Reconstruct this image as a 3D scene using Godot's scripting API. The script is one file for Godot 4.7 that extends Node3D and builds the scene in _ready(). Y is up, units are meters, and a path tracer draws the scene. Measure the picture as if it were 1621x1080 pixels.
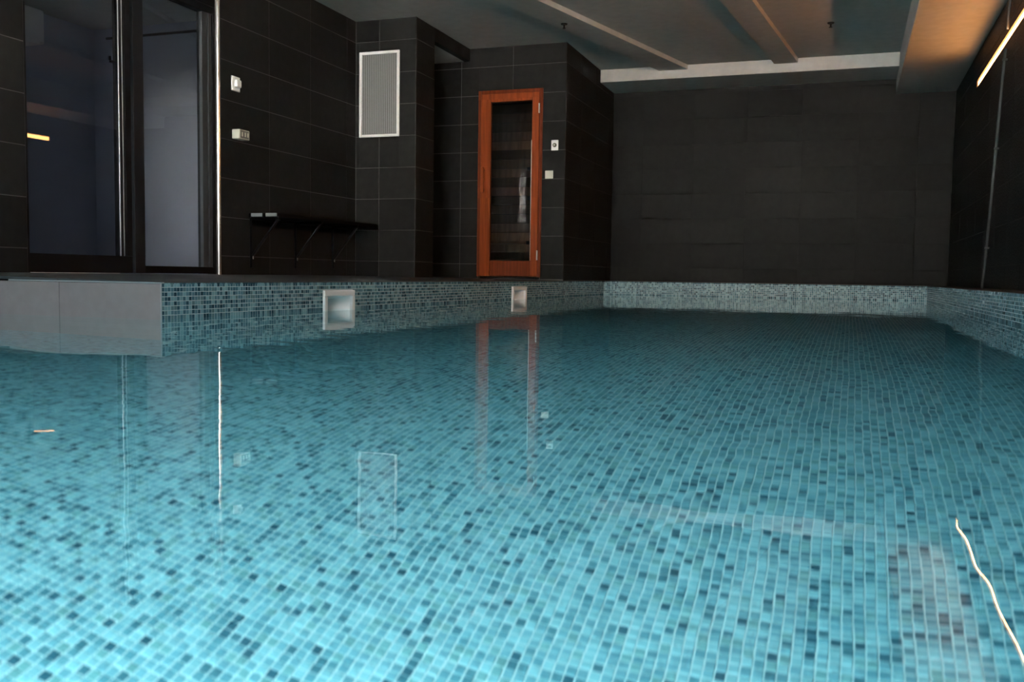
extends Node3D
# Indoor pool hall. x to the right along the far wall, y up, z towards the viewer; the water surface is y = 0.

const EYE := Vector3(0, 0.23, 0)
const DECK := 0.176
const CEIL := 2.81
const XL := -4.875      # tiled wall with the glass doors
const XP := -3.02       # left edge of the pool
const XR := 0.86        # right edge of the pool
const XW := 1.11        # right wall
const ZB := -12.05      # far edge of the pool
const ZW := -12.45      # far wall
const ZG := -3.61       # grey tiled end of the deck block
const ZN := 0.5         # near edge of the pool
const ZWIN := 1.5       # window wall behind the viewer
const XBAY := -7.9
const TOP := 2.81
const POOL := -1.23
const SIDE_WINDOW := [4.4, 0.5, 6.4, 2.0]   # -z, y, -z, y
const PITCH := 0.0218

var rng := RandomNumberGenerator.new()
var meshes := {}
var M := {}

func _ready() -> void:
	rng.seed = 7
	# ---------- camera ----------
	var cam := Camera3D.new()
	cam.name = "camera"
	cam.fov = rad_to_deg(2.0 * atan(540.0 / 1496.55))
	cam.near = 0.02
	cam.far = 200.0
	add_child(cam)
	cam.position = EYE
	cam.rotation = Vector3(-0.06935149, 0.34107123, 0.01452643)
	cam.current = true
	var lens := CameraAttributesPhysical.new()
	lens.frustum_focal_length = 12.0 / tan(deg_to_rad(cam.fov) / 2.0)
	lens.frustum_focus_distance = 5.5
	lens.exposure_aperture = 5.6
	lens.auto_exposure_enabled = false
	cam.attributes = lens
	# ---------- sky, exposure ----------
	var sm := ProceduralSkyMaterial.new()
	sm.sky_top_color = lin(0.33, 0.40, 0.50)
	sm.sky_horizon_color = lin(0.49, 0.52, 0.55)
	sm.ground_bottom_color = Color(0.35, 0.36, 0.35)
	sm.ground_horizon_color = Color(0.60, 0.62, 0.62)
	sm.sky_energy_multiplier = 1.0
	var sky := Sky.new()
	sky.sky_material = sm
	var env := Environment.new()
	env.background_mode = Environment.BG_SKY
	env.sky = sky
	env.background_energy_multiplier = 3.0
	env.tonemap_mode = Environment.TONE_MAPPER_LINEAR
	env.tonemap_exposure = 6.5
	env.sdfgi_enabled = true
	env.ssao_enabled = true
	env.ssil_enabled = true
	var we := WorldEnvironment.new()
	we.name = "environment"
	we.environment = env
	add_child(we)
	# the sun stands behind the building and lights the terrace outside, not the hall
	var sun := DirectionalLight3D.new()
	sun.name = "sun"
	sun.light_color = Color(1.0, 0.98, 0.95)
	sun.light_energy = 13.0
	sun.light_angular_distance = 0.6
	sun.shadow_enabled = true
	sun.sky_mode = DirectionalLight3D.SKY_MODE_LIGHT_ONLY
	add_child(sun)
	sun.look_at_from_position(Vector3(-3, 12, -14), Vector3(0, 0, 4), Vector3.UP)
	make_materials()
	# ---------- the setting ----------
	build_shell()
	build_ceiling()
	build_pool()
	build_deck()
	build_window_wall()
	build_glass_doors()
	build_side_room()
	build_sauna()
	# ---------- things ----------
	build_led()
	build_conduit()
	build_bench()
	build_vent()
	build_controls()
	build_skimmers()
	build_sprinklers()
	build_pool_lamp()
	build_water()

# ================= materials =================
func lin(r: float, g: float, b: float) -> Color:
	return Color(r, g, b).linear_to_srgb()

func mat(c: Color, rough := 0.6, metal := 0.0, spec := 0.5) -> StandardMaterial3D:
	var m := StandardMaterial3D.new()
	m.albedo_color = c
	m.roughness = rough
	m.metallic = metal
	m.metallic_specular = spec
	return m

func noise_tex(lo: Color, hi: Color, freq: float, sd: int, size := 512, oct := 4) -> NoiseTexture2D:
	var n := FastNoiseLite.new()
	n.noise_type = FastNoiseLite.TYPE_SIMPLEX_SMOOTH
	n.frequency = freq
	n.seed = sd
	n.fractal_octaves = oct
	var g := Gradient.new()
	g.colors = PackedColorArray([lo, hi])
	g.offsets = PackedFloat32Array([0.15, 0.85])
	var t := NoiseTexture2D.new()
	t.width = size
	t.height = size
	t.seamless = true
	t.noise = n
	t.color_ramp = g
	return t

func triplanar(m: StandardMaterial3D, scale: Vector3) -> void:
	m.uv1_triplanar = true
	m.uv1_world_triplanar = true
	m.uv1_scale = scale

func make_materials() -> void:
	# dark porcelain wall tile: four tones with a faint cloudy body
	var clouds := noise_tex(Color(0.93, 0.93, 0.93), Color(1.0, 1.0, 1.0), 0.012, 3)
	var grain := noise_tex(Color(0.35, 0.35, 0.35), Color(0.65, 0.65, 0.65), 0.09, 5)
	var paint := noise_tex(Color(0.96, 0.96, 0.96), Color(1, 1, 1), 0.02, 9)
	M.tile = []
	for k in 4:
		var f: float = [0.90, 1.0, 1.08, 0.96][k]
		var m := mat(lin(0.0205 * f, 0.0195 * f, 0.0185 * f), 0.5, 0.0, 0.12)
		m.albedo_texture = clouds
		m.roughness_texture = grain
		m.roughness = 0.85
		triplanar(m, Vector3(1.3, 1.3, 1.3))
		M.tile.append(m)
	M.grout = mat(lin(0.10, 0.097, 0.092), 0.9, 0.0, 0.2)
	M.grout_dark = mat(lin(0.0205, 0.0195, 0.0185), 0.9, 0.0, 0.12)
	# paler taupe tile on the end of the deck block
	M.taupe = []
	for k in 3:
		var f2: float = [0.95, 1.0, 1.06][k]
		var m2 := mat(lin(0.29 * f2, 0.225 * f2, 0.212 * f2), 0.5, 0.0, 0.35)
		m2.albedo_texture = paint
		triplanar(m2, Vector3(1.1, 1.1, 1.1))
		M.taupe.append(m2)
	M.deck_tile = mat(lin(0.05, 0.05, 0.049), 0.55)
	M.deck_tile.albedo_texture = clouds
	triplanar(M.deck_tile, Vector3(1.5, 1.5, 1.5))
	M.pool_grout = mat(lin(0.45, 0.54, 0.56), 0.8, 0.0, 0.3)
	M.mosaic = mat(Color.WHITE, 0.2, 0.0, 0.28)
	M.mosaic.vertex_color_use_as_albedo = true
	M.white = mat(lin(0.46, 0.45, 0.435), 0.9, 0.0, 0.3)
	M.white.albedo_texture = paint
	triplanar(M.white, Vector3(0.7, 0.7, 0.7))
	M.room = mat(lin(0.42, 0.455, 0.55), 0.9)
	M.black = mat(lin(0.005, 0.005, 0.006), 0.5, 0.0, 0.25)
	M.black_soft = mat(lin(0.010, 0.010, 0.011), 0.5, 0.0, 0.3)
	M.alu = mat(lin(0.62, 0.62, 0.62), 0.35, 0.85)
	M.bright_metal = mat(lin(0.92, 0.92, 0.91), 0.22, 0.9)
	M.brace = mat(lin(0.012, 0.012, 0.013), 0.45, 0.0, 0.35)
	M.bead = mat(lin(0.30, 0.31, 0.33), 0.35, 0.8)
	M.end_cap = mat(lin(0.20, 0.21, 0.215), 0.5)
	M.edging = mat(lin(0.30, 0.30, 0.29), 0.5)
	M.alu_dull = mat(lin(0.045, 0.048, 0.052), 0.5, 0.0, 0.3)
	M.trim_white = mat(lin(0.85, 0.84, 0.83), 0.35)
	M.plastic = mat(lin(0.84, 0.83, 0.82), 0.35)
	M.plastic_cream = mat(lin(0.55, 0.56, 0.48), 0.4)
	M.dial = mat(lin(0.10, 0.09, 0.05), 0.5)
	M.vent_dark = mat(lin(0.05, 0.052, 0.05), 0.7)
	M.vent_fin = mat(lin(0.16, 0.165, 0.16), 0.5)
	M.pane = glass(0.02, Color(0.9, 0.95, 0.95))
	M.door_pane = glass(0.35, lin(0.01, 0.011, 0.014))
	M.sauna_pane = glass(0.4, lin(0.01, 0.01, 0.01))
	M.sauna_pane.metallic_specular = 0.2
	var wood_img := wood_texture()
	M.wood = mat(lin(0.32, 0.062, 0.011), 0.5, 0.0, 0.25)
	M.wood.albedo_texture = wood_img
	triplanar(M.wood, Vector3(1.6, 0.9, 1.6))
	M.wood_edge = mat(lin(0.20, 0.036, 0.008), 0.5, 0.0, 0.25)
	M.wood_edge.albedo_texture = wood_img
	triplanar(M.wood_edge, Vector3(1.6, 0.9, 1.6))
	M.board = []
	for k in 4:
		var f3: float = [0.35, 1.0, 0.6, 1.3][k]
		var m3 := mat(lin(0.50 * f3, 0.30 * f3, 0.18 * f3), 0.6)
		m3.albedo_texture = wood_img
		triplanar(m3, Vector3(0.9, 1.6, 0.9))
		M.board.append(m3)
	M.led = mat(lin(1, 0.6, 0.3), 0.5)
	M.led.emission_enabled = true
	M.led.emission = lin(1.0, 0.42, 0.13)
	M.led.emission_energy_multiplier = 4.6
	M.lamp = mat(lin(0.9, 0.95, 1.0), 0.4)
	M.lamp.emission_enabled = true
	M.lamp.emission = lin(0.86, 0.96, 1.0)
	M.lamp.emission_energy_multiplier = 2.0
	M.strip_grey = mat(lin(0.05, 0.053, 0.052), 0.6, 0.0, 0.3)
	M.ground = mat(lin(0.12, 0.13, 0.09), 0.95)
	M.render_wall = mat(lin(0.80, 0.78, 0.74), 0.9)
	M.water = StandardMaterial3D.new()
	M.water.albedo_color = Color(0.66, 0.985, 1.0, 0.0)
	M.water.roughness = 0.0
	M.water.refraction_enabled = true
	M.water.refraction_scale = 0.0333
	M.water.transparency = BaseMaterial3D.TRANSPARENCY_ALPHA
	M.water.normal_enabled = true
	M.water.normal_texture = ripple_texture()
	M.water.normal_scale = 1.0
	triplanar(M.water, Vector3(1.0, 1.0, 1.0))

func glass(a: float, c: Color) -> StandardMaterial3D:
	var m := StandardMaterial3D.new()
	m.albedo_color = Color(c.r, c.g, c.b, a)
	m.roughness = 0.0
	m.transparency = BaseMaterial3D.TRANSPARENCY_ALPHA
	return m

func ripple_texture() -> ImageTexture:   # fine ripples, one metre square, slopes of a few thousandths
	var r := RandomNumberGenerator.new()
	r.seed = 31
	var w := []
	for k in 12:
		var a := r.randf() * TAU
		var n := r.randf_range(5.0, 15.0)
		w.append(Vector3(roundf(n * cos(a)), roundf(n * sin(a)), r.randf() * TAU))
	var im := Image.create(256, 256, false, Image.FORMAT_RGBF)
	for y in 256:
		for x in 256:
			var sx := 0.0
			var sy := 0.0
			for q: Vector3 in w:
				var c := cos(TAU * (q.x * x + q.y * y) / 256.0 + q.z) * 0.0006 / Vector2(q.x, q.y).length()
				sx += c * q.x
				sy += c * q.y
			var n := Vector3(-sx, -sy, 1.0).normalized()
			im.set_pixel(x, y, Color(n.x * 0.5 + 0.5, n.y * 0.5 + 0.5, n.z * 0.5 + 0.5))
	return ImageTexture.create_from_image(im)

func wood_texture() -> ImageTexture:
	var n := FastNoiseLite.new()
	n.seed = 11
	n.frequency = 0.03
	var im := Image.create(256, 256, false, Image.FORMAT_RGB8)
	for y in 256:
		for x in 256:
			var w := n.get_noise_2d(x * 2.2, y * 0.12) * 0.5 + n.get_noise_2d(x * 9.0, y * 0.35) * 0.28
			var v := clampf(0.86 + 0.32 * w, 0.5, 1.0)
			im.set_pixel(x, y, Color(v, v * 0.97, v * 0.95))
	return ImageTexture.create_from_image(im)

# ================= geometry helpers =================
func tri(st: SurfaceTool, a: Vector3, b: Vector3, c: Vector3, out: Vector3) -> void:
	var n := (b - a).cross(c - a).normalized()
	if n.dot(out) < 0.0:
		n = -n
		var t := b
		b = c
		c = t
	for p: Vector3 in [a, c, b]:   # front faces run clockwise
		st.set_normal(n)
		st.add_vertex(p)

func quad(st: SurfaceTool, a: Vector3, b: Vector3, c: Vector3, d: Vector3, out: Vector3) -> void:
	tri(st, a, b, c, out)
	tri(st, a, c, d, out)

func new_st() -> SurfaceTool:
	var st := SurfaceTool.new()
	st.begin(Mesh.PRIMITIVE_TRIANGLES)
	return st

func bevel_into(st: SurfaceTool, c: Vector3, s: Vector3, b: float) -> void:
	var h := s * 0.5
	b = minf(b, minf(h.x, minf(h.y, h.z)) * 0.45)
	var v := func(sx: float, sy: float, sz: float, ax: int) -> Vector3:
		var p := Vector3(h.x - b, h.y - b, h.z - b)
		p[ax] = h[ax]
		return c + Vector3(p.x * sx, p.y * sy, p.z * sz)
	for ax in 3:
		var o1 := (ax + 1) % 3
		var o2 := (ax + 2) % 3
		for s0: float in [-1.0, 1.0]:
			var q := []
			for e: Vector2 in [Vector2(-1, -1), Vector2(1, -1), Vector2(1, 1), Vector2(-1, 1)]:
				var g := Vector3.ZERO
				g[ax] = s0
				g[o1] = e.x
				g[o2] = e.y
				q.append(v.call(g.x, g.y, g.z, ax))
			var out := Vector3.ZERO
			out[ax] = s0
			quad(st, q[0], q[1], q[2], q[3], out)
			if b > 0.0:
				for s1: float in [-1.0, 1.0]:
					var lo := Vector3.ZERO
					lo[ax] = s0
					lo[o1] = s1
					lo[o2] = -1.0
					var hi := lo
					hi[o2] = 1.0
					quad(st, v.call(lo.x, lo.y, lo.z, ax), v.call(lo.x, lo.y, lo.z, o1), v.call(hi.x, hi.y, hi.z, o1), v.call(hi.x, hi.y, hi.z, ax), Vector3(lo.x, lo.y, lo.z) + hi)
	if b > 0.0:
		for sx: float in [-1.0, 1.0]:
			for sy: float in [-1.0, 1.0]:
				for sz: float in [-1.0, 1.0]:
					tri(st, v.call(sx, sy, sz, 0), v.call(sx, sy, sz, 1), v.call(sx, sy, sz, 2), Vector3(sx, sy, sz))

func box_mesh(s: Vector3, b := 0.0) -> Mesh:
	var key := "%.4f_%.4f_%.4f_%.4f" % [s.x, s.y, s.z, b]
	if not meshes.has(key):
		var st := new_st()
		bevel_into(st, Vector3.ZERO, s, b)
		meshes[key] = st.commit()
	return meshes[key]

func add(parent: Node, called: String, mesh: Mesh, m: Material, pos := Vector3.ZERO, rot := Vector3.ZERO) -> MeshInstance3D:
	var o := MeshInstance3D.new()
	o.name = called
	o.mesh = mesh
	o.material_override = m
	o.position = pos
	o.rotation = rot
	o.cast_shadow = GeometryInstance3D.SHADOW_CASTING_SETTING_ON
	parent.add_child(o, true)
	return o

# box between two corners
func bx(parent: Node, called: String, a: Vector3, b: Vector3, m: Material, bev := 0.0) -> MeshInstance3D:
	return add(parent, called, box_mesh((b - a).abs(), bev), m, (a + b) * 0.5)

# upright round bar standing on its base point
func rod(parent: Node, called: String, base: Vector3, h: float, r: float, m: Material) -> MeshInstance3D:
	var c := CylinderMesh.new()
	c.top_radius = r
	c.bottom_radius = r
	c.height = h
	c.radial_segments = 20
	return add(parent, called, c, m, base + Vector3(0, h / 2, 0))

func thing(called: String, label: String, category: String, at := Vector3.ZERO, group := "") -> Node3D:
	var o := Node3D.new()
	o.name = called
	o.position = at
	add_child(o, true)
	o.set_meta("label", label)
	o.set_meta("category", category)
	if group != "":
		o.set_meta("group", group)
	return o

func struct(called: String, label: String, category: String) -> Node3D:
	var o := thing(called, label, category)
	o.set_meta("kind", "structure")
	return o

# rectangles (x0, y0, x1, y1) left of r after the holes are taken out
func cut(r: Array, holes: Array) -> Array:
	var list := [r]
	for hole: Array in holes:
		var next := []
		for q: Array in list:
			if hole[2] <= q[0] or hole[0] >= q[2] or hole[3] <= q[1] or hole[1] >= q[3]:
				next.append(q)
				continue
			if hole[0] > q[0]: next.append([q[0], q[1], hole[0], q[3]])
			if hole[2] < q[2]: next.append([hole[2], q[1], q[2], q[3]])
			var x0 := maxf(q[0], hole[0])
			var x1 := minf(q[2], hole[2])
			if hole[1] > q[1]: next.append([x0, q[1], x1, hole[1]])
			if hole[3] < q[3]: next.append([x0, hole[3], x1, q[3]])
		list = next
	return list

# A tiled plane. frame: columns u, v (up) and n (out of the wall), origin on the finished face.
func tiled(parent: Node3D, called: String, frame: Transform3D, us: Array, vs: Array, holes: Array, mats: Array, thick := 0.008, joint := 0.005) -> void:
	for i in us.size() - 1:
		for j in vs.size() - 1:
			for q: Array in cut([us[i] + joint / 2, vs[j] + joint / 2, us[i + 1] - joint / 2, vs[j + 1] - joint / 2], holes):
				var w: float = q[2] - q[0]
				var h: float = q[3] - q[1]
				if w < 0.008 or h < 0.008:
					continue
				var o := add(parent, called, box_mesh(Vector3(w, h, thick), 0.0012), mats[rng.randi() % mats.size()])
				var lift := rng.randf_range(-0.0006, 0.0004)
				o.transform = frame * Transform3D(Basis(), Vector3((q[0] + q[2]) / 2, (q[1] + q[3]) / 2, lift - thick / 2))

func joints_y(lo: float, hi: float) -> Array:
	var a := [lo]
	var y := 0.357 - 0.3195 * 6
	while y < hi - 0.02:
		if y > lo + 0.02:
			a.append(y)
		y += 0.3195
	a.append(hi)
	return a

func steps(lo: float, hi: float, through: float, pitch: float) -> Array:
	var a := [lo]
	var x := through - pitch * ceilf((through - lo) / pitch)
	while x < hi - 0.02:
		if x > lo + 0.02:
			a.append(x)
		x += pitch
	a.append(hi)
	return a

# frames: F faces +z (u = +x); L faces +x (u = -z); R faces -x (u = +z)
func face_front(z: float) -> Transform3D:
	return Transform3D(Basis(Vector3(1, 0, 0), Vector3(0, 1, 0), Vector3(0, 0, 1)), Vector3(0, 0, z))

func face_right(x: float) -> Transform3D:
	return Transform3D(Basis(Vector3(0, 0, -1), Vector3(0, 1, 0), Vector3(1, 0, 0)), Vector3(x, 0, 0))

func face_left(x: float) -> Transform3D:
	return Transform3D(Basis(Vector3(0, 0, 1), Vector3(0, 1, 0), Vector3(-1, 0, 0)), Vector3(x, 0, 0))

# ================= shell =================
func build_shell() -> void:
	var tl: Array = M.tile
	# left wall with the glass doors: u = -z
	var w := struct("wall_left", "dark tiled wall holding the black glass doors and the bench", "wall")
	var st := new_st()
	for q: Array in cut([3.75, 0.0, 8.808, CEIL], [[4.605, 0.17, 6.51, 2.42]]):
		bevel_into(st, Vector3(XL - 0.0511, (q[1] + q[3]) / 2, -(q[0] + q[2]) / 2), Vector3(0.0978, q[3] - q[1], q[2] - q[0]), 0.0)
	add(w, "backing", st.commit(), M.grout)
	tiled(w, "tile", face_right(XL), [3.75, 4.605, 5.19, 5.87, 6.558, 7.25, 7.93, 8.62, 8.80], joints_y(0.19, CEIL), [[4.605, 0.0, 6.551, 2.42]], tl)
	# pillar with the vent, lintel and niche
	w = struct("wall_pillar", "dark tiled pillar beside the bench carrying the white vent", "wall")
	bx(w, "backing", Vector3(XL - 0.09, 0, -8.8022), Vector3(-4.1922, CEIL, -9.25), M.grout)
	tiled(w, "tile", face_front(-8.80), [XL, -4.604, -4.192], joints_y(0.19, CEIL), [[-4.83, 1.628, -4.375, 2.492]], tl)
	tiled(w, "tile", face_right(-4.19), [8.802, 9.25], joints_y(0.19, CEIL), [], tl)
	w = struct("wall_niche", "dark recess wall between the pillar and the sauna front", "wall")
	bx(w, "backing", Vector3(XL - 0.05, 0, -9.25), Vector3(XL - 0.0022, CEIL, -10.3), M.grout)
	tiled(w, "tile", face_right(XL), [9.25, 9.7, 10.22], joints_y(0.19, 2.67), [], tl)
	# sauna enclosure
	w = struct("wall_sauna", "dark tiled wall around the wooden sauna door", "wall")
	st = new_st()
	for q: Array in cut([XL - 0.05, 0.0, -3.0322, CEIL], [[-4.06, 0.19, -3.31, 2.31]]):
		bevel_into(st, Vector3((q[0] + q[2]) / 2, (q[1] + q[3]) / 2, -10.2606), Vector3(q[2] - q[0], q[3] - q[1], 0.0768), 0.0)
	bevel_into(st, Vector3(-3.0761, CEIL / 2, -11.4), Vector3(0.0878, CEIL, 2.2), 0.0)
	add(w, "backing", st.commit(), M.grout)
	tiled(w, "tile", face_front(-10.22), [XL, -4.29, -3.66, -3.03], joints_y(0.19, CEIL), [[-4.066, 0.0, -3.304, 2.316]], tl)
	tiled(w, "tile", face_right(-3.03), [10.228, 10.86, 11.53, 12.2, 12.45], joints_y(0.178, CEIL), [], tl)
	# far wall
	w = struct("wall_back", "wide dark tiled wall at the far end of the pool", "wall")
	bx(w, "backing", Vector3(-5.0, -1.3, ZW - 0.0022), Vector3(1.4, CEIL, ZW - 0.2), M.grout_dark)
	tiled(w, "tile", face_front(ZW), steps(-3.03, XW, -2.63, 0.67), joints_y(0.178, 2.66), [], tl, 0.008, 0.003)
	# right wall with the light slot: u = z
	w = struct("wall_right", "long dark tiled wall to the right of the pool", "wall")
	st = new_st()
	for q: Array in cut([ZW - 0.2, 0.0, ZWIN + 0.2, CEIL], [[-10.44, 2.138, -2.6, 2.202]]):
		bevel_into(st, Vector3(XW + 0.1022, (q[1] + q[3]) / 2, (q[0] + q[2]) / 2), Vector3(0.2, q[3] - q[1], q[2] - q[0]), 0.0)
	bevel_into(st, Vector3(XW + 0.12, 2.17, -6.52), Vector3(0.17, 0.064, 7.84), 0.0)
	add(w, "backing", st.commit(), M.grout)
	tiled(w, "tile", face_left(XW), steps(ZW, ZWIN, -7.37, 0.67), joints_y(0.178, 2.60), [[-10.44, 2.138, -2.6, 2.202]], tl)
	# bay left of the viewer, outside the picture
	w = struct("wall_bay", "dark tiled bay wall left of the viewer", "wall")
	st = new_st()
	for q: Array in cut([-ZWIN - 0.2, -1.5, 8.6, TOP], [SIDE_WINDOW]):
		bevel_into(st, Vector3(XBAY - 0.1, (q[1] + q[3]) / 2, -(q[0] + q[2]) / 2), Vector3(0.2, q[3] - q[1], q[2] - q[0]), 0.0)
	add(w, "backing", st.commit(), M.grout)
func build_ceiling() -> void:
	var c := struct("ceiling", "plain painted ceiling with two slanting ribs and a dropped edge", "ceiling")
	bx(c, "slab", Vector3(XBAY - 0.2, CEIL, ZWIN + 0.2), Vector3(1.4, CEIL + 0.2, ZW - 0.2), M.white)
	# dropped edge in front of the far wall
	bx(c, "drop_edge", Vector3(-3.028, 2.656, -11.712), Vector3(0.446, CEIL, ZW), M.white)
	bx(c, "fascia_board", Vector3(-3.028, 2.655, -11.70), Vector3(0.446, CEIL, -11.712), M.white, 0.001)
	# bulkhead along the right wall
	bx(c, "bulkhead", Vector3(0.446, 2.48, ZW), Vector3(XW + 0.006, CEIL, ZWIN), M.white, 0.003)
	# two ribs, not parallel
	for r: Array in [[Vector2(-2.29, -11.70), Vector2(-1.945, -11.70), Vector2(-0.262, -1.0)], [Vector2(-0.925, -11.70), Vector2(-0.662, -11.70), Vector2(-0.1, -1.0)]]:
		var st := new_st()
		var far_l: Vector2 = r[0]
		var far_r: Vector2 = r[1]
		var dir: Vector2 = -r[2]
		var near_l := far_l + Vector2(r[2].x, 1.0) * 8.6
		var near_r := far_r + Vector2(r[2].x, 1.0) * 8.6
		var p := func(v: Vector2, y: float) -> Vector3: return Vector3(v.x, y, v.y)
		var lo := 2.757
		var hi := CEIL
		quad(st, p.call(far_l, lo), p.call(far_r, lo), p.call(near_r, lo), p.call(near_l, lo), Vector3.DOWN)
		quad(st, p.call(far_l, lo), p.call(near_l, lo), p.call(near_l, hi), p.call(far_l, hi), Vector3.LEFT)
		quad(st, p.call(near_l, lo), p.call(near_r, lo), p.call(near_r, hi), p.call(near_l, hi), Vector3.BACK)
		quad(st, p.call(far_l, lo), p.call(far_r, lo), p.call(far_r, hi), p.call(far_l, hi), Vector3.FORWARD)
		quad(st, p.call(far_l, hi), p.call(far_r, hi), p.call(near_r, hi), p.call(near_l, hi), Vector3.UP)
		var rib := add(c, "rib", st.commit(), M.white)
		var se := new_st()
		var off := Vector2(0.004, 0.0)
		quad(se, p.call(far_r, lo), p.call(near_r, lo), p.call(near_r + off, lo), p.call(far_r + off, lo), Vector3.DOWN)
		quad(se, p.call(far_r + off, lo), p.call(near_r + off, lo), p.call(near_r + off, hi), p.call(far_r + off, hi), Vector3.RIGHT)
		quad(se, p.call(near_r, lo), p.call(near_r + off, lo), p.call(near_r + off, hi), p.call(near_r, hi), Vector3.BACK)
		add(rib, "white_edge", se.commit(), M.white)
	# lintel and low ceiling over the niche
	bx(c, "lintel", Vector3(-4.26, 2.67, -9.25), Vector3(-4.19, CEIL, -10.22), M.tile[1], 0.001)
	bx(c, "niche_ceiling", Vector3(XL, 2.67, -9.25), Vector3(-4.26, 2.75, -10.22), M.white)

# ================= pool =================
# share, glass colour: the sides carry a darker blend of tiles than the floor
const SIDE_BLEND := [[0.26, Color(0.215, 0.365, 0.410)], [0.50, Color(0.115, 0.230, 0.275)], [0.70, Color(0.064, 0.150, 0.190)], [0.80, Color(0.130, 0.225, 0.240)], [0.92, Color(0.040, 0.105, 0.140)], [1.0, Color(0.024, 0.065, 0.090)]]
const FLOOR_BLEND := [[0.30, Color(0.215, 0.400, 0.450)], [0.57, Color(0.150, 0.315, 0.370)], [0.76, Color(0.100, 0.240, 0.290)], [0.86, Color(0.150, 0.300, 0.315)], [0.95, Color(0.060, 0.165, 0.210)], [1.0, Color(0.034, 0.105, 0.145)]]

func mosaic_color(blend: Array) -> Color:
	var t := rng.randf()
	var c := Color.BLACK
	for e: Array in blend:
		if t <= e[0]:
			c = e[1]
			break
	var j := rng.randf_range(0.90, 1.10)
	return Color(c.r * j, c.g * j, c.b * j)

func mosaic_mesh() -> Mesh:
	if not meshes.has("mosaic"):
		var st := new_st()
		var h := 0.0099
		var t := 0.0087
		var lo := []
		var hi := []
		for e: Vector2 in [Vector2(-1, -1), Vector2(1, -1), Vector2(1, 1), Vector2(-1, 1)]:
			lo.append(Vector3(e.x * h, e.y * h, -0.004))
			hi.append(Vector3(e.x * t, e.y * t, 0.0))
		quad(st, hi[0], hi[1], hi[2], hi[3], Vector3(0, 0, 1))
		for k in 4:
			var n := (k + 1) % 4
			quad(st, lo[k], lo[n], hi[n], hi[k], (lo[k] + lo[n]) * Vector3(1, 1, 0) + Vector3(0, 0, 0.002))
		meshes["mosaic"] = st.commit()
	return meshes["mosaic"]

# every tile of a mosaic field that is not in a hole; named: how many of the largest in view stand as parts of their own
func mosaic(parent: Node3D, frame: Transform3D, u0: float, v0: float, u1: float, v1: float, holes: Array, named := 0, blend: Array = SIDE_BLEND) -> void:
	var nu := int(round((u1 - u0) / PITCH))
	var nv := int(round((v1 - v0) / PITCH))
	var pu := (u1 - u0) / nu
	var pv := (v1 - v0) / nv
	var spots := []
	for i in nu:
		for j in nv:
			var u := u0 + (i + 0.5) * pu
			var v := v0 + (j + 0.5) * pv
			var skip := false
			for q: Array in holes:
				if u > q[0] and u < q[2] and v > q[1] and v < q[3]:
					skip = true
			if skip:
				continue
			spots.append(Vector3(u + rng.randf_range(-0.0006, 0.0006), v + rng.randf_range(-0.0006, 0.0006), rng.randf_range(-0.0005, 0.0004)))
	var own := {}
	if named > 0:
		var near := []
		for k in spots.size():
			var p: Vector3 = frame * spots[k]
			var d := Vector2(p.x - EYE.x, p.z - EYE.z).length()
			if d < 2.4:
				var px := apparent(p)
				if px.x > 8 and px.x < 1613 and px.y > 8 and px.y < 1074:
					near.append([d, k])
		near.sort_custom(func(a: Array, b: Array) -> bool: return a[0] < b[0])
		for e: Array in near.slice(0, named):
			own[e[1]] = true
	var shades := []
	for k in 24:
		var c := mosaic_color(blend)
		var m := mat(c.linear_to_srgb(), 0.2, 0.0, 0.28)
		shades.append(m)
	var mm := MultiMesh.new()
	mm.transform_format = MultiMesh.TRANSFORM_3D
	mm.use_colors = true
	mm.mesh = mosaic_mesh()
	mm.instance_count = spots.size() - own.size()
	var at := 0
	for k in spots.size():
		var tilt := Basis.from_euler(Vector3(rng.randf_range(-0.02, 0.02), rng.randf_range(-0.02, 0.02), 0))
		var t := frame * Transform3D(tilt, spots[k])
		if own.has(k):
			var o := add(parent, "mosaic_tile", mosaic_mesh(), shades[rng.randi() % 24])
			o.transform = t
			continue
		mm.set_instance_transform(at, t)
		mm.set_instance_color(at, mosaic_color(blend))
		at += 1
	var f := MultiMeshInstance3D.new()
	f.name = "mosaic_field"
	f.multimesh = mm
	f.material_override = M.mosaic
	f.set_meta("kind", "stuff")
	parent.add_child(f, true)

# where a point under the flat water shows in the photograph's frame
func apparent(p: Vector3) -> Vector2:
	var flat := Vector2(p.x - EYE.x, p.z - EYE.z)
	var d := flat.length()
	var lo := 0.0
	var hi := d
	for i in 24:
		var s := (lo + hi) / 2
		var up := s / sqrt(s * s + EYE.y * EYE.y)
		var dn := (d - s) / sqrt((d - s) * (d - s) + p.y * p.y)
		if up < 1.333 * dn: lo = s
		else: hi = s
	var q := Vector3(EYE.x + flat.x / d * lo, 0, EYE.z + flat.y / d * lo)
	var c := Basis.from_euler(Vector3(-0.06935149, 0.34107123, 0.01452643)).transposed() * (q - EYE)
	if c.z > -0.01:
		return Vector2(-1, -1)
	return Vector2(810.5 + 1496.55 * c.x / -c.z, 540.0 - 1496.55 * c.y / -c.z)

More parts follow.
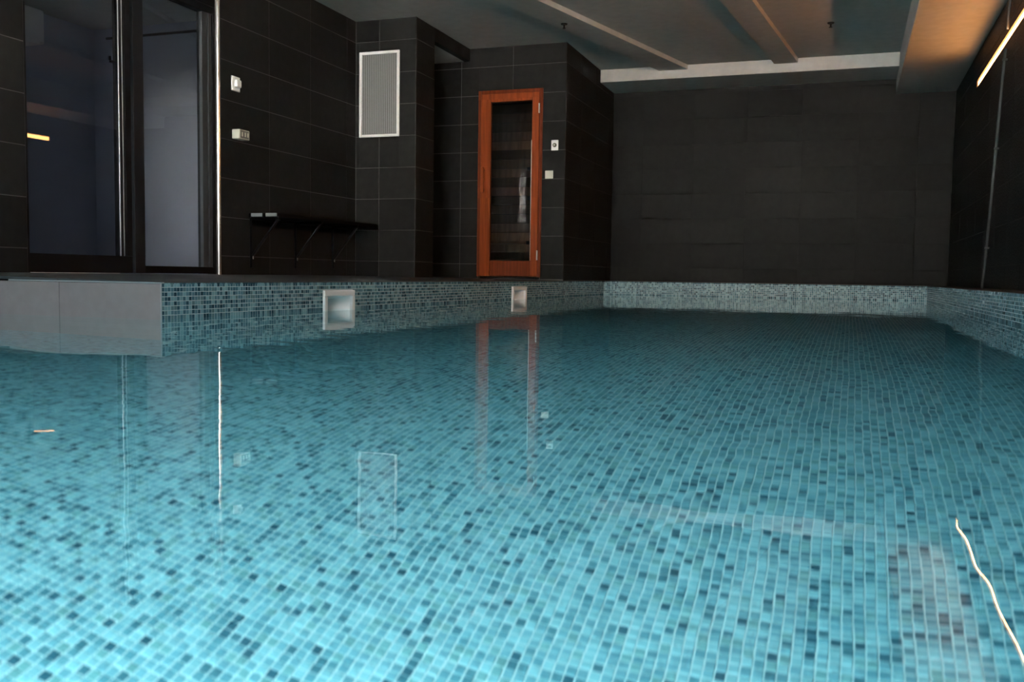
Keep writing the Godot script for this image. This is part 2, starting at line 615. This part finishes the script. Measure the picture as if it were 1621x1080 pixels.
func build_pool() -> void:
	var up := Transform3D(Basis(Vector3(1, 0, 0), Vector3(0, 0, -1), Vector3(0, 1, 0)), Vector3(0, POOL, 0))  # u = x, v = -z
	var f := struct("floor_pool", "teal glass mosaic floor of the pool under water", "pool floor")
	bx(f, "grout_bed", Vector3(XBAY, POOL - 0.2, ZN), Vector3(XW, POOL - 0.0015, ZB - 0.3), M.pool_grout)
	mosaic(f, up, XP, -ZN, XR, -ZB, [], 300, FLOOR_BLEND)
	f = struct("floor_bay", "teal mosaic floor of the pool's left bay", "pool floor")
	bx(f, "grout_bed", Vector3(-6.6, POOL - 0.01, ZN), Vector3(XP, POOL - 0.0015, ZG), M.pool_grout)
	mosaic(f, up, -6.0, -ZN, XP, -ZG, [], 0, FLOOR_BLEND)
	var w := struct("wall_pool_left", "teal mosaic side of the pool below the deck", "pool wall")
	var st := new_st()
	for q: Array in cut([-ZG + 0.005, POOL, -ZB + 0.3, DECK - 0.012], [[5.075, -0.13, 5.40, 0.095], [8.505, -0.13, 8.87, 0.095]]):
		bevel_into(st, Vector3(XP - 0.0515, (q[1] + q[3]) / 2, -(q[0] + q[2]) / 2), Vector3(0.10, q[3] - q[1], q[2] - q[0]), 0.0)
	add(w, "grout_bed", st.commit(), M.pool_grout)
	mosaic(w, face_right(XP), -ZG, POOL, -ZB, DECK - 0.004, [[5.05, -0.15, 5.425, 0.122], [8.48, -0.15, 8.895, 0.122]])
	w = struct("wall_pool_right", "blue teal mosaic side of the pool along the right wall", "pool wall")
	bx(w, "grout_bed", Vector3(XR + 0.0015, POOL, ZN), Vector3(XW + 0.15, DECK - 0.012, ZB - 0.3), M.pool_grout)
	mosaic(w, face_left(XR), ZB, POOL, ZN, DECK - 0.004, [])
	w = struct("wall_pool_back", "grey teal mosaic end of the pool under the far wall", "pool wall")
	bx(w, "grout_bed", Vector3(XP, POOL, ZB - 0.0015), Vector3(XR, DECK - 0.012, ZB - 0.39), M.pool_grout)
	mosaic(w, face_front(ZB), XP, POOL, XR, DECK - 0.004, [])
	# near end and bay side, behind and beside the viewer
	w = struct("wall_pool_near", "mosaic end of the pool behind the viewer", "pool wall")
	bx(w, "grout_bed", Vector3(-6.0, POOL, ZN + 0.0015), Vector3(XR, DECK - 0.012, ZN + 0.3), M.pool_grout)
	mosaic(w, Transform3D(Basis(Vector3(-1, 0, 0), Vector3.UP, Vector3(0, 0, -1)), Vector3(0, 0, ZN)), -XR, POOL, 6.0, DECK - 0.004, [])
	w = struct("wall_pool_bay", "mosaic side of the pool bay left of the viewer", "pool wall")
	bx(w, "grout_bed", Vector3(-6.0015, POOL, ZN), Vector3(-6.1, DECK - 0.012, ZG), M.pool_grout)
	mosaic(w, face_right(-6.0), -ZN, POOL, -ZG, DECK - 0.004, [])
	# grey tiled end of the deck block
	w = struct("wall_deck_end", "taupe tiled end of the deck rising from the water", "wall")
	bx(w, "backing", Vector3(-6.6, POOL, ZG - 0.0022), Vector3(XP - 0.012, DECK - 0.014, ZG - 0.1), M.grout)
	tiled(w, "tile", face_front(ZG), [-6.05, -5.445, -4.84, -4.235, -3.63, -3.024], [POOL, -1.07, -0.76, -0.45, -0.14, 0.168], [], M.taupe, 0.008, 0.003)
	w = struct("trim_2", "thin pale metal edging along the top of the taupe tiles", "trim")
	bx(w, "edge_top", Vector3(-3.95, 0.168, ZG + 0.003), Vector3(XP + 0.002, 0.1745, ZG - 0.02), M.edging, 0.001)
	bx(w, "edge_side", Vector3(XP - 0.004, -0.25, ZG + 0.002), Vector3(XP + 0.001, 0.1745, ZG - 0.004), M.edging, 0.0008)

func build_deck() -> void:
	var f := struct("floor", "dark tiled deck between the pool and the glass doors", "floor")
	var slope := atan2(0.027, XP - XL)
	bx(f, "bed", Vector3(XP - 0.3, 0.02, ZG - 0.06), Vector3(XL, 0.150, -10.22), M.grout)
	var fr := Transform3D(Basis(Vector3(0, 0, 1), -slope) * Basis(Vector3(1, 0, 0), Vector3(0, 0, -1), Vector3(0, 1, 0)), Vector3(XP, DECK, 0))
	tiled(f, "tile", fr, [XL - XP - 0.02, -1.24, -0.62, 0.0], steps(-ZG, 10.22, 3.61, 0.64), [], [M.deck_tile], 0.014, 0.003)
	tiled(f, "tile", fr, [XL - XP - 0.02, -1.17], [9.25, 10.22], [], [M.deck_tile], 0.014, 0.003)
	var lr := struct("floor_ledge", "narrow dark tiled ledge along the right and far walls", "floor")
	var flat := Transform3D(Basis(Vector3(1, 0, 0), Vector3(0, 0, -1), Vector3(0, 1, 0)), Vector3(0, DECK, 0))
	tiled(lr, "tile", flat, [XR, XW], steps(-ZWIN, -ZW, 3.0, 0.64), [], [M.deck_tile], 0.014, 0.003)
	tiled(lr, "tile", flat, steps(XP, XR, -2.63, 0.67), [-ZB, -ZW], [], [M.deck_tile], 0.014, 0.003)
	# deck between the pool and the window wall, behind the viewer
	var nr := struct("floor_near", "dark deck under the windows behind the viewer", "floor")
	bx(nr, "slab", Vector3(XBAY, 0.0, ZN + 0.002), Vector3(XR, DECK, ZWIN), M.deck_tile)
	bx(nr, "bay_slab", Vector3(XBAY, 0.0, ZN), Vector3(-6.0, DECK, ZG), M.deck_tile)

func build_window_wall() -> void:
	var w := struct("wall_front", "window wall behind the viewer", "wall")
	var x0 := -4.6
	var x1 := 0.9
	var y0 := 1.5
	var y1 := 2.79
	var st := new_st()
	for q: Array in cut([XBAY - 0.2, -0.5, 1.4, TOP], [[x0, y0, x1, y1]]):
		bevel_into(st, Vector3((q[0] + q[2]) / 2, (q[1] + q[3]) / 2, ZWIN + 0.1), Vector3(q[2] - q[0], q[3] - q[1], 0.2), 0.0)
	add(w, "body", st.commit(), M.white)
	var n := 5
	for k in n:
		var a := x0 + (x1 - x0) * k / n
		var b := x0 + (x1 - x0) * (k + 1) / n
		var win := struct("window_%d" % (k + 1), "tall window pane number %d of the row behind the viewer" % (k + 1), "window")
		var fr := new_st()
		bevel_into(fr, Vector3(a + 0.02, (y0 + y1) / 2, ZWIN + 0.08), Vector3(0.04, y1 - y0, 0.06), 0.003)
		bevel_into(fr, Vector3(b - 0.02, (y0 + y1) / 2, ZWIN + 0.08), Vector3(0.04, y1 - y0, 0.06), 0.003)
		bevel_into(fr, Vector3((a + b) / 2, y0 + 0.02, ZWIN + 0.08), Vector3(b - a - 0.08, 0.04, 0.06), 0.003)
		bevel_into(fr, Vector3((a + b) / 2, y1 - 0.02, ZWIN + 0.08), Vector3(b - a - 0.08, 0.04, 0.06), 0.003)
		add(win, "frame", fr.commit(), M.black_soft)
		bx(win, "pane", Vector3(a + 0.04, y0 + 0.04, ZWIN + 0.079), Vector3(b - 0.04, y1 - 0.04, ZWIN + 0.081), M.pane)
	var g := struct("ground", "paved terrace outside the windows", "ground")
	bx(g, "slab", Vector3(-30, -0.6, ZWIN + 0.2), Vector3(20, 0.1, 40), M.ground)
	var gw := struct("wall_garden", "sunlit pale garden wall facing the windows behind the viewer", "wall")
	bx(gw, "body", Vector3(-18, 0.1, 9.0), Vector3(10, 3.6, 9.3), M.render_wall)
	bx(gw, "coping", Vector3(-18, 3.6, 8.95), Vector3(10, 3.68, 9.35), M.ground)

func build_glass_doors() -> void:
	var d := struct("door_1", "black framed sliding glass doors in the dark tiled wall", "door")
	var xo := XL - 0.012    # front of the frame
	var xi := XL - 0.085
	var top := 2.42
	var v := func(z0: float, z1: float, y0: float, y1: float, called: String, m: Material, off := 0.0, par: Node = null) -> MeshInstance3D:
		return bx(par if par else d, called, Vector3(xo - off, y0, z0), Vector3(xi, y1, z1), m, 0.002)
	v.call(-4.607, -4.632, 0.2, top, "jamb", M.black)
	v.call(-4.632, -6.508, 2.34, top, "head", M.black)
	v.call(-4.632, -6.508, 0.172, 0.204, "sill", M.black)
	# sliding leaf
	v.call(-4.632, -5.555, 0.206, 0.328, "bottom_rail", M.black, 0.008)
	v.call(-4.632, -5.555, 2.25, 2.34, "top_rail", M.black, 0.008)
	v.call(-5.500, -5.555, 0.328, 2.25, "stile", M.black, 0.008)
	rod(d, "glazing_bead", Vector3(xo - 0.016, 0.328, -5.444), 1.922, 0.004, M.bead)
	v.call(-5.452, -5.470, 0.328, 2.25, "stile", M.black, 0.010)
	rod(d, "glazing_bead", Vector3(xo - 0.016, 0.328, -5.478), 1.922, 0.004, M.bead)
	v.call(-5.486, -5.500, 0.328, 2.25, "stile", M.black, 0.010)
	var leaf := bx(d, "pane", Vector3(XL - 0.044, 0.318, -4.626), Vector3(XL - 0.048, 2.26, -5.442), M.door_pane)
	leaf.rotation = Vector3(0, -0.0155, 0.008)   # hangs slightly out of true
	var hk := bx(d, "hook", Vector3(XL - 0.046, 1.672, -5.43), Vector3(XL - 0.030, 1.690, -5.375), M.black, 0.003)
	bx(hk, "hook_tip", Vector3(-0.006, 0.004, 0.024), Vector3(0.012, 0.034, 0.036), M.black, 0.003)
	# fixed light
	v.call(-5.575, -5.680, 0.206, 2.34, "post", M.black_soft, 0.002)
	v.call(-5.680, -6.508, 0.206, 0.262, "bottom_rail", M.black, 0.002)
	v.call(-5.680, -6.508, 2.28, 2.34, "top_rail", M.black, 0.002)
	v.call(-6.370, -6.432, 0.262, 2.28, "stile", M.alu_dull, 0.02)
	v.call(-6.432, -6.440, 0.262, 2.28, "seal", M.black, 0.03)
	v.call(-6.440, -6.478, 0.262, 2.28, "stile", M.alu_dull, 0.012)
	v.call(-6.478, -6.508, 0.206, 2.34, "jamb", M.black, 0.0)
	bx(d, "pane", Vector3(XL - 0.060, 0.262, -5.680), Vector3(XL - 0.064, 2.28, -6.370), M.door_pane)
	bx(d, "threshold", Vector3(XL + 0.004, 0.196, -4.63), Vector3(XL - 0.012, 0.206, -5.40), M.trim_white, 0.002)
	var t := struct("trim_1", "bright white edge trim standing beside the glass doors", "trim")
	rod(t, "edge", Vector3(XL - 0.004, 0.2, -6.531), 2.24, 0.018, M.bright_metal)
	bx(t, "flange", Vector3(XL - 0.012, 0.2, -6.516), Vector3(XL - 0.06, 2.44, -6.546), M.edging, 0.001)

func build_side_room() -> void:
	var xf := -7.8
	var w := struct("wall_side_room", "plain grey wall seen through the glass doors", "wall")
	var st := new_st()
	for q: Array in cut([3.75, 0.0, 8.4, CEIL], [SIDE_WINDOW]):
		bevel_into(st, Vector3(xf - 0.05, (q[1] + q[3]) / 2, -(q[0] + q[2]) / 2), Vector3(0.1, q[3] - q[1], q[2] - q[0]), 0.0)
	add(w, "far_side", st.commit(), M.room)
	var win := struct("window_side", "window of the room behind the glass doors", "window")
	bx(win, "pane", Vector3(xf - 0.10, SIDE_WINDOW[1], -SIDE_WINDOW[0]), Vector3(xf - 0.102, SIDE_WINDOW[3], -SIDE_WINDOW[2]), M.pane)
	bx(w, "end", Vector3(xf, 0.0, -8.3), Vector3(XL - 0.1, CEIL, -8.4), M.room)
	bx(w, "near_side", Vector3(XBAY, 0.0, -3.65), Vector3(XL, CEIL, -3.75), M.room)
	var f := struct("floor_side_room", "grey floor behind the glass doors", "floor")
	bx(f, "slab", Vector3(XBAY, 0.0, ZG - 0.1), Vector3(XL - 0.1, 0.19, -8.3), M.deck_tile)
	var u := thing("wall_unit", "pale boxy unit high behind the left dark glass pane", "wall unit", Vector3(xf, 2.42, -6.9))
	bx(u, "casing", Vector3(0.0, 0.0, -0.47), Vector3(0.28, 0.33, 0.45), M.plastic, 0.02)
	bx(u, "outlet_flap", Vector3(0.20, -0.012, -0.40), Vector3(0.283, 0.03, 0.40), M.plastic, 0.004)
	bx(u, "mount", Vector3(0.0, 0.33, -0.3), Vector3(0.05, 0.39, 0.3), M.plastic)
	var r := thing("hanging_rail", "thin dark rail high behind the right dark glass pane", "rail", Vector3(-6.2, 2.44, -7.4))
	var c := CylinderMesh.new()
	c.top_radius = 0.012
	c.bottom_radius = 0.012
	c.height = 1.2
	c.radial_segments = 10
	add(r, "bar", c, M.black, Vector3(0, 0, 0), Vector3(0, 0, PI / 2))
	for x: float in [-0.5, 0.5]:
		bx(r, "hanger", Vector3(x - 0.01, 0, -0.01), Vector3(x + 0.01, CEIL - 2.44, 0.01), M.black)

# ================= sauna =================
func build_sauna() -> void:
	var d := struct("door_2", "reddish wooden sauna door with a tall glass pane", "door")
	var zf := -10.205
	var p := func(x0: float, x1: float, y0: float, y1: float, dz0: float, dz1: float, called: String, m: Material, par: Node = null, bev := 0.004) -> MeshInstance3D:
		return bx(par if par else d, called, Vector3(x0, y0, zf + dz0), Vector3(x1, y1, zf + dz1), m, bev)
	var by := 0.212
	# casing
	p.call(-4.072, -4.034, by, 2.325, 0.0, -0.06, "casing", M.wood_edge)
	p.call(-3.330, -3.298, by, 2.325, 0.0, -0.06, "casing", M.wood_edge)
	p.call(-4.034, -3.330, 2.285, 2.325, 0.0, -0.06, "casing", M.wood_edge)
	p.call(-4.034, -3.330, 0.19, by, -0.01, -0.06, "threshold", M.black)
	# leaf
	p.call(-4.032, -3.914, by + 0.008, 2.283, 0.012, -0.04, "stile", M.wood)
	p.call(-3.418, -3.332, by + 0.008, 2.283, 0.012, -0.04, "stile", M.wood)
	p.call(-3.914, -3.418, 2.19, 2.283, 0.010, -0.04, "top_rail", M.wood)
	p.call(-3.914, -3.418, by + 0.008, 0.395, 0.006, -0.04, "bottom_rail", M.wood_edge)
	p.call(-3.912, -3.420, 0.395, 2.19, -0.012, -0.018, "pane", M.sauna_pane, null, 0.0)
	p.call(-3.421, -3.4175, 0.40, 1.75, 0.0135, 0.0, "glazing_bead", M.plastic, null, 0.0005)
	# handle with two stand-offs
	var h: MeshInstance3D = p.call(-4.008, -3.972, 1.165, 1.46, 0.05, 0.075, "handle", M.wood, null, 0.008)
	for y: float in [-0.11, 0.11]:
		bx(h, "standoff", Vector3(-0.010, y - 0.010, -0.0500), Vector3(0.010, y + 0.010, -0.0125), M.wood_edge, 0.002)
	for y: float in [2.10, 0.46]:
		p.call(-3.340, -3.326, y - 0.055, y + 0.055, 0.022, 0.012, "hinge", M.alu, null, 0.002)
	for y: float in [1.43, 1.10, 0.60]:
		p.call(-3.47, -3.424, y - 0.018, y + 0.022, -0.004, -0.012, "glass_clip", M.black, null, 0.002)
	# boarded cabin behind the door
	var w := struct("wall_sauna_lining", "horizontal wooden boards inside the sauna", "wall")
	var y := 0.20
	var k := 0
	while y < 2.45:
		var m: Material = M.board[[0, 1, 2, 0, 3, 1, 2, 2, 0, 1][k % 10]]
		bx(w, "board", Vector3(-4.85, y + 0.003, -11.90), Vector3(-3.13, y + 0.117, -11.92), m, 0.004)
		bx(w, "board", Vector3(-4.87, y + 0.003, -10.31), Vector3(-4.85, y + 0.117, -11.90), m, 0.004)
		bx(w, "board", Vector3(-3.14, y + 0.003, -10.31), Vector3(-3.12, y + 0.117, -11.90), m, 0.004)
		y += 0.12
		k += 1
	bx(w, "backing", Vector3(-4.9, 0.15, -11.92), Vector3(-3.12, 2.6, -11.99), M.black)
	bx(w, "side_backing", Vector3(-4.96, 0.15, -10.31), Vector3(-4.87, 2.6, -11.99), M.black)
	bx(w, "roof", Vector3(-4.9, 2.5, -10.31), Vector3(-3.12, 2.6, -11.99), M.board[2])
	bx(w, "base", Vector3(-4.9, 0.1, -10.31), Vector3(-3.12, 0.19, -11.99), M.black_soft)
	var b := thing("sauna_bench", "slatted wooden bench inside the sauna behind the glass", "bench", Vector3(-4.0, 0.19, -11.55))
	for i in 5:
		bx(b, "slat", Vector3(-0.84, 0.44, -0.32 + i * 0.13), Vector3(0.85, 0.47, -0.21 + i * 0.13), M.board[3 if i % 2 else 1], 0.004)
	bx(b, "front_board", Vector3(-0.84, 0.33, 0.27), Vector3(0.85, 0.43, 0.295), M.board[1], 0.004)
	for x: float in [-0.75, 0.75]:
		bx(b, "leg", Vector3(x - 0.03, 0, 0.2), Vector3(x + 0.03, 0.44, 0.26), M.board[0], 0.004)
		bx(b, "leg", Vector3(x - 0.03, 0, -0.30), Vector3(x + 0.03, 0.44, -0.24), M.board[0], 0.004)

# ================= things =================
func build_led() -> void:
	var t := thing("led_strip_light", "glowing warm light line recessed along the dark right wall", "light", Vector3(XW, 2.17, -6.52))
	bx(t, "diffuser", Vector3(0.013, -0.025, -3.91), Vector3(0.034, 0.025, 3.91), M.led)
	var l := AreaLight3D.new()
	l.name = "led_light"
	l.area_size = Vector2(7.80, 0.012)
	l.light_color = lin(1.0, 0.42, 0.13)
	l.light_energy = 0.14
	l.area_range = 30.0
	l.shadow_enabled = true
	l.transform = Transform3D(Basis(Vector3(0, 0, -1), Vector3(0.8, 0.6, 0), Vector3(0.6, -0.8, 0)), Vector3(0.007, 0, 0))   # the profile faces up and out
	t.add_child(l)

func build_conduit() -> void:
	var t := thing("conduit_pipe", "slim grey pipe slanting up the dark right wall past the light line", "pipe", Vector3(XW - 0.022, 0.178, -9.08))
	var d := Vector3(0, 2.285, 0.80)
	for e: Array in [[0.0, 0.825], [0.885, 1.0]]:
		var a: Vector3 = d * e[0]
		var b: Vector3 = d * e[1]
		var c := CylinderMesh.new()
		c.top_radius = 0.012
		c.bottom_radius = 0.012
		c.height = (b - a).length()
		c.radial_segments = 14
		add(t, "pipe_length", c, M.strip_grey, (a + b) / 2, Vector3(atan2(d.z, d.y), 0, 0))
	for f: float in [0.15, 0.5, 0.79]:
		bx(t, "clip", d * f + Vector3(-0.017, -0.008, -0.019), d * f + Vector3(0.021, 0.008, 0.019), M.strip_grey, 0.002)

func build_bench() -> void:
	var t := thing("wall_bench", "black wall-mounted slatted bench on three brackets", "bench", Vector3(XL, 0.19, -7.83))
	var zs := [0.90, -0.91]
	for e: Array in [[0.024, 0.144], [0.170, 0.289]]:
		var s := bx(t, "slat", Vector3(e[0], 0.507, zs[0]), Vector3(e[1], 0.542, zs[1]), M.black, 0.003)
		bx(s, "end_cap", Vector3(-0.055, -0.014, 0.9045), Vector3(0.055, 0.014, 0.9075), M.end_cap, 0.001)
	bx(t, "back_rail", Vector3(0.001, 0.50, zs[0]), Vector3(0.020, 0.54, zs[1]), M.black, 0.002)
	for z: float in [0.87, 0.175, -0.50]:
		var br := bx(t, "bracket", Vector3(0.001, 0.075, z - 0.016), Vector3(0.022, 0.50, z + 0.016), M.black, 0.003)
		bx(br, "arm", Vector3(-0.0105, 0.195, -0.016), Vector3(0.28, 0.219, 0.016), M.black, 0.002)
		var a := Vector3(0.012, -0.11, 0)
		var b := Vector3(0.262, 0.195, 0)
		var o := add(br, "brace", box_mesh(Vector3(0.014, (b - a).length(), 0.03), 0.002), M.brace, (a + b) / 2)
		o.rotation.z = -atan2(b.x - a.x, b.y - a.y)
		bx(br, "bolt", Vector3(0.0105, -0.14, -0.006), Vector3(0.017, -0.115, 0.006), M.alu, 0.002)

func build_vent() -> void:
	var t := thing("vent_grille", "white framed vent grille with upright fins on the pillar", "vent", Vector3(-4.6025, 2.06, -8.80))
	var w := 0.2275
	var h := 0.432
	var fw := 0.026
	var st := new_st()
	bevel_into(st, Vector3(-w + fw / 2, 0, 0.004), Vector3(fw, h * 2, 0.020), 0.003)
	bevel_into(st, Vector3(w - fw / 2, 0, 0.004), Vector3(fw, h * 2, 0.020), 0.003)
	bevel_into(st, Vector3(0, h - fw / 2, 0.004), Vector3(w * 2 - fw * 2, fw, 0.020), 0.003)
	bevel_into(st, Vector3(0, -h + fw / 2, 0.004), Vector3(w * 2 - fw * 2, fw, 0.020), 0.003)
	add(t, "frame", st.commit(), M.trim_white)
	bx(t, "back_plate", Vector3(-w + fw, -h + fw, -0.007), Vector3(w - fw, h - fw, -0.004), M.vent_dark)
	var n := 19
	for k in n:
		var x := -w + fw + (w * 2 - fw * 2) * (k + 0.5) / n
		add(t, "fin", box_mesh(Vector3(0.013, (h - fw) * 2, 0.003), 0.0), M.vent_fin, Vector3(x, 0, 0.003), Vector3(0, 0.5, 0))

func build_controls() -> void:
	# on the left wall, beside the white trim
	var t := thing("wall_sensor", "small white domed sensor high beside the white trim", "sensor", Vector3(XL, 1.785, -6.75))
	bx(t, "plate", Vector3(0.0, -0.060, 0.055), Vector3(0.012, 0.060, -0.055), M.plastic, 0.004)
	bx(t, "cover", Vector3(0.012, -0.032, 0.028), Vector3(0.045, 0.032, -0.034), M.plastic, 0.008)
	t = thing("thermostat", "cream boxy thermostat below the sensor on the dark wall", "thermostat", Vector3(XL, 1.368, -6.76))
	bx(t, "body", Vector3(0.0, -0.040, 0.055), Vector3(0.075, 0.040, -0.085), M.plastic_cream, 0.004)
	bx(t, "panel", Vector3(0.0755, -0.030, 0.045), Vector3(0.078, 0.030, -0.070), M.vent_fin, 0.001)
	for z: float in [0.02, -0.02, -0.055]:
		bx(t, "button", Vector3(0.078, -0.018, z + 0.008), Vector3(0.081, 0.018, z - 0.008), M.plastic_cream, 0.001)
	# beside the sauna door
	t = thing("sauna_dial", "white switch plate with a round dial beside the sauna door", "switch", Vector3(-3.152, 1.687, -10.22))
	bx(t, "plate", Vector3(-0.040, -0.057, 0.0), Vector3(0.040, 0.057, 0.012), M.plastic, 0.004)
	var c := CylinderMesh.new()
	c.top_radius = 0.020
	c.bottom_radius = 0.023
	c.height = 0.016
	c.radial_segments = 20
	add(t, "dial", c, M.dial, Vector3(0, 0, 0.020), Vector3(PI / 2, 0, 0))
	var c2 := CylinderMesh.new()
	c2.top_radius = 0.010
	c2.bottom_radius = 0.010
	c2.height = 0.004
	c2.radial_segments = 16
	add(t, "dial_cap", c2, M.plastic_cream, Vector3(0, 0, 0.030), Vector3(PI / 2, 0, 0))
	t = thing("light_switch", "small cream square switch below the round dial plate", "switch", Vector3(-3.213, 1.363, -10.22))
	bx(t, "plate", Vector3(-0.046, -0.044, 0.0), Vector3(0.046, 0.044, 0.010), M.plastic_cream, 0.004)
	bx(t, "rocker", Vector3(-0.026, -0.028, 0.010), Vector3(0.026, 0.028, 0.018), M.plastic_cream, 0.003)

func build_skimmers() -> void:
	for e: Array in [[-5.2365, 0.1875, "white square skimmer mouth nearest in the mosaic pool side"], [-8.687, 0.2065, "white square skimmer mouth further back below the sauna door"]]:
		var t := thing("pool_skimmer", e[2], "skimmer", Vector3(XP, 0, e[0]), "skimmers in the pool side")
		var hw: float = e[1]
		var yt := 0.121
		var yb := -0.150
		var fw := 0.036
		var st := new_st()
		bevel_into(st, Vector3(0.004, yt - fw / 2, 0), Vector3(0.022, fw, hw * 2), 0.004)
		bevel_into(st, Vector3(0.004, yb + fw / 2, 0), Vector3(0.022, fw, hw * 2), 0.004)
		bevel_into(st, Vector3(0.004, (yt + yb) / 2, hw - fw / 2), Vector3(0.022, yt - yb - fw * 2, fw), 0.004)
		bevel_into(st, Vector3(0.004, (yt + yb) / 2, -hw + fw / 2), Vector3(0.022, yt - yb - fw * 2, fw), 0.004)
		add(t, "frame", st.commit(), M.plastic)
		# throat: four walls narrowing to a back opening
		var s2 := new_st()
		var a := hw - fw
		var b := hw * 0.38
		var y0 := yb + fw
		var y1 := yt - fw
		var m0 := y0 + 0.03
		var m1 := y1 - 0.025
		var x0 := -0.004
		var x1 := -0.13
		var f := [Vector3(x0, y0, a), Vector3(x0, y1, a), Vector3(x0, y1, -a), Vector3(x0, y0, -a)]
		var g := [Vector3(x1, m0, b), Vector3(x1, m1, b), Vector3(x1, m1, -b), Vector3(x1, m0, -b)]
		var outs := [Vector3(0, 0, -1), Vector3(0, -1, 0), Vector3(0, 0, 1), Vector3(0, 1, 0)]
		for k in 4:
			quad(s2, f[k], f[(k + 1) % 4], g[(k + 1) % 4], g[k], outs[k])
		quad(s2, g[0], g[1], g[2], g[3], Vector3(1, 0, 0))
		add(t, "throat", s2.commit(), M.plastic)

func build_pool_lamp() -> void:   # in the near wall under water, behind the viewer; lights the near floor
	var t := thing("pool_lamp", "round underwater lamp in the near pool wall behind the viewer", "lamp", Vector3(-0.85, -0.5, ZN))
	var c := CylinderMesh.new()
	c.top_radius = 0.115
	c.bottom_radius = 0.125
	c.height = 0.03
	c.radial_segments = 28
	add(t, "bezel", c, M.plastic, Vector3(0, 0, -0.012), Vector3(-PI / 2, 0, 0))
	var d := CylinderMesh.new()
	d.top_radius = 0.095
	d.bottom_radius = 0.095
	d.height = 0.01
	d.radial_segments = 28
	add(t, "lens", d, M.lamp, Vector3(0, 0, -0.030), Vector3(-PI / 2, 0, 0))
	var l := AreaLight3D.new()
	l.name = "pool_light"
	l.area_size = Vector2(0.17, 0.17)
	l.light_color = lin(0.86, 0.96, 1.0)
	l.light_energy = 4.2
	l.area_range = 30.0
	l.shadow_enabled = true
	l.position = Vector3(0, 0, -0.05)
	l.rotation = Vector3(-0.55, 0, 0)   # aimed down at the floor
	t.add_child(l)

func build_sprinklers() -> void:
	for e: Array in [[Vector3(-2.79, 2.757, -9.29), "small dark sprinkler head on the left ceiling rib"], [Vector3(-0.27, CEIL, -10.2), "small dark sprinkler head on the ceiling near the bulkhead"]]:
		var t := thing("sprinkler_head", e[1], "sprinkler", e[0], "ceiling sprinklers")
		var parts := [["escutcheon", 0.036, 0.030, 0.010, -0.005], ["stem", 0.010, 0.010, 0.034, -0.027], ["deflector", 0.018, 0.018, 0.003, -0.0455]]
		for q: Array in parts:
			var c := CylinderMesh.new()
			c.top_radius = q[1]
			c.bottom_radius = q[2]
			c.height = q[3]
			c.radial_segments = 16
			add(t, q[0], c, M.black_soft, Vector3(0, q[4], 0))

func wave(x: float, z: float) -> Vector3:   # height, d/dx, d/dz
	var o := Vector3.ZERO
	for w: Array in WAVES:
		var ph: float = w[0] * x + w[1] * z + w[3]
		o.x += w[2] * sin(ph)
		o.y += w[2] * w[0] * cos(ph)
		o.z += w[2] * w[1] * cos(ph)
	return o

const WAVES := [[5.1, 4.2, 0.00014, 0.3], [-7.3, 6.1, 0.00011, 1.7], [11.0, -3.0, 0.00008, 2.9], [3.0, 15.5, 0.00006, 0.9], [-17.0, 9.0, 0.000045, 4.1], [14.0, 19.0, 0.00004, 5.0], [-2.2, 3.1, 0.0002, 2.2], [24.0, -11.0, 0.000025, 3.3]]

func build_water() -> void:
	var t := thing("pool_water", "clear still turquoise water filling the mosaic pool", "water")
	t.set_meta("kind", "stuff")
	var st := new_st()
	for r: Array in [[XP, ZB - 0.0015, XR + 0.0015, ZN + 0.0015], [-6.0015, ZG - 0.004, XP, ZN + 0.0015], [XP - 0.10, -5.33, XP, -5.14], [XP - 0.10, -8.79, XP, -8.58]]:
		var nx := int(ceil((r[2] - r[0]) / 0.05))
		var nz := int(ceil((r[3] - r[1]) / 0.05))
		var g := []
		for i in nx + 1:
			for j in nz + 1:
				var x: float = lerpf(r[0], r[2], float(i) / nx)
				var z: float = lerpf(r[1], r[3], float(j) / nz)
				var w := wave(x, z)
				g.append([Vector3(x, w.x, z), Vector3(-w.y, 1.0, -w.z).normalized()])
		for i in nx:
			for j in nz:
				var a := i * (nz + 1) + j
				var q := [g[a], g[a + 1], g[a + nz + 2], g[a + nz + 1]]
				for k in [0, 2, 1, 0, 3, 2]:
					st.set_normal(q[k][1])
					st.add_vertex(q[k][0])
	st.index()
	add(t, "surface", st.commit(), M.water)
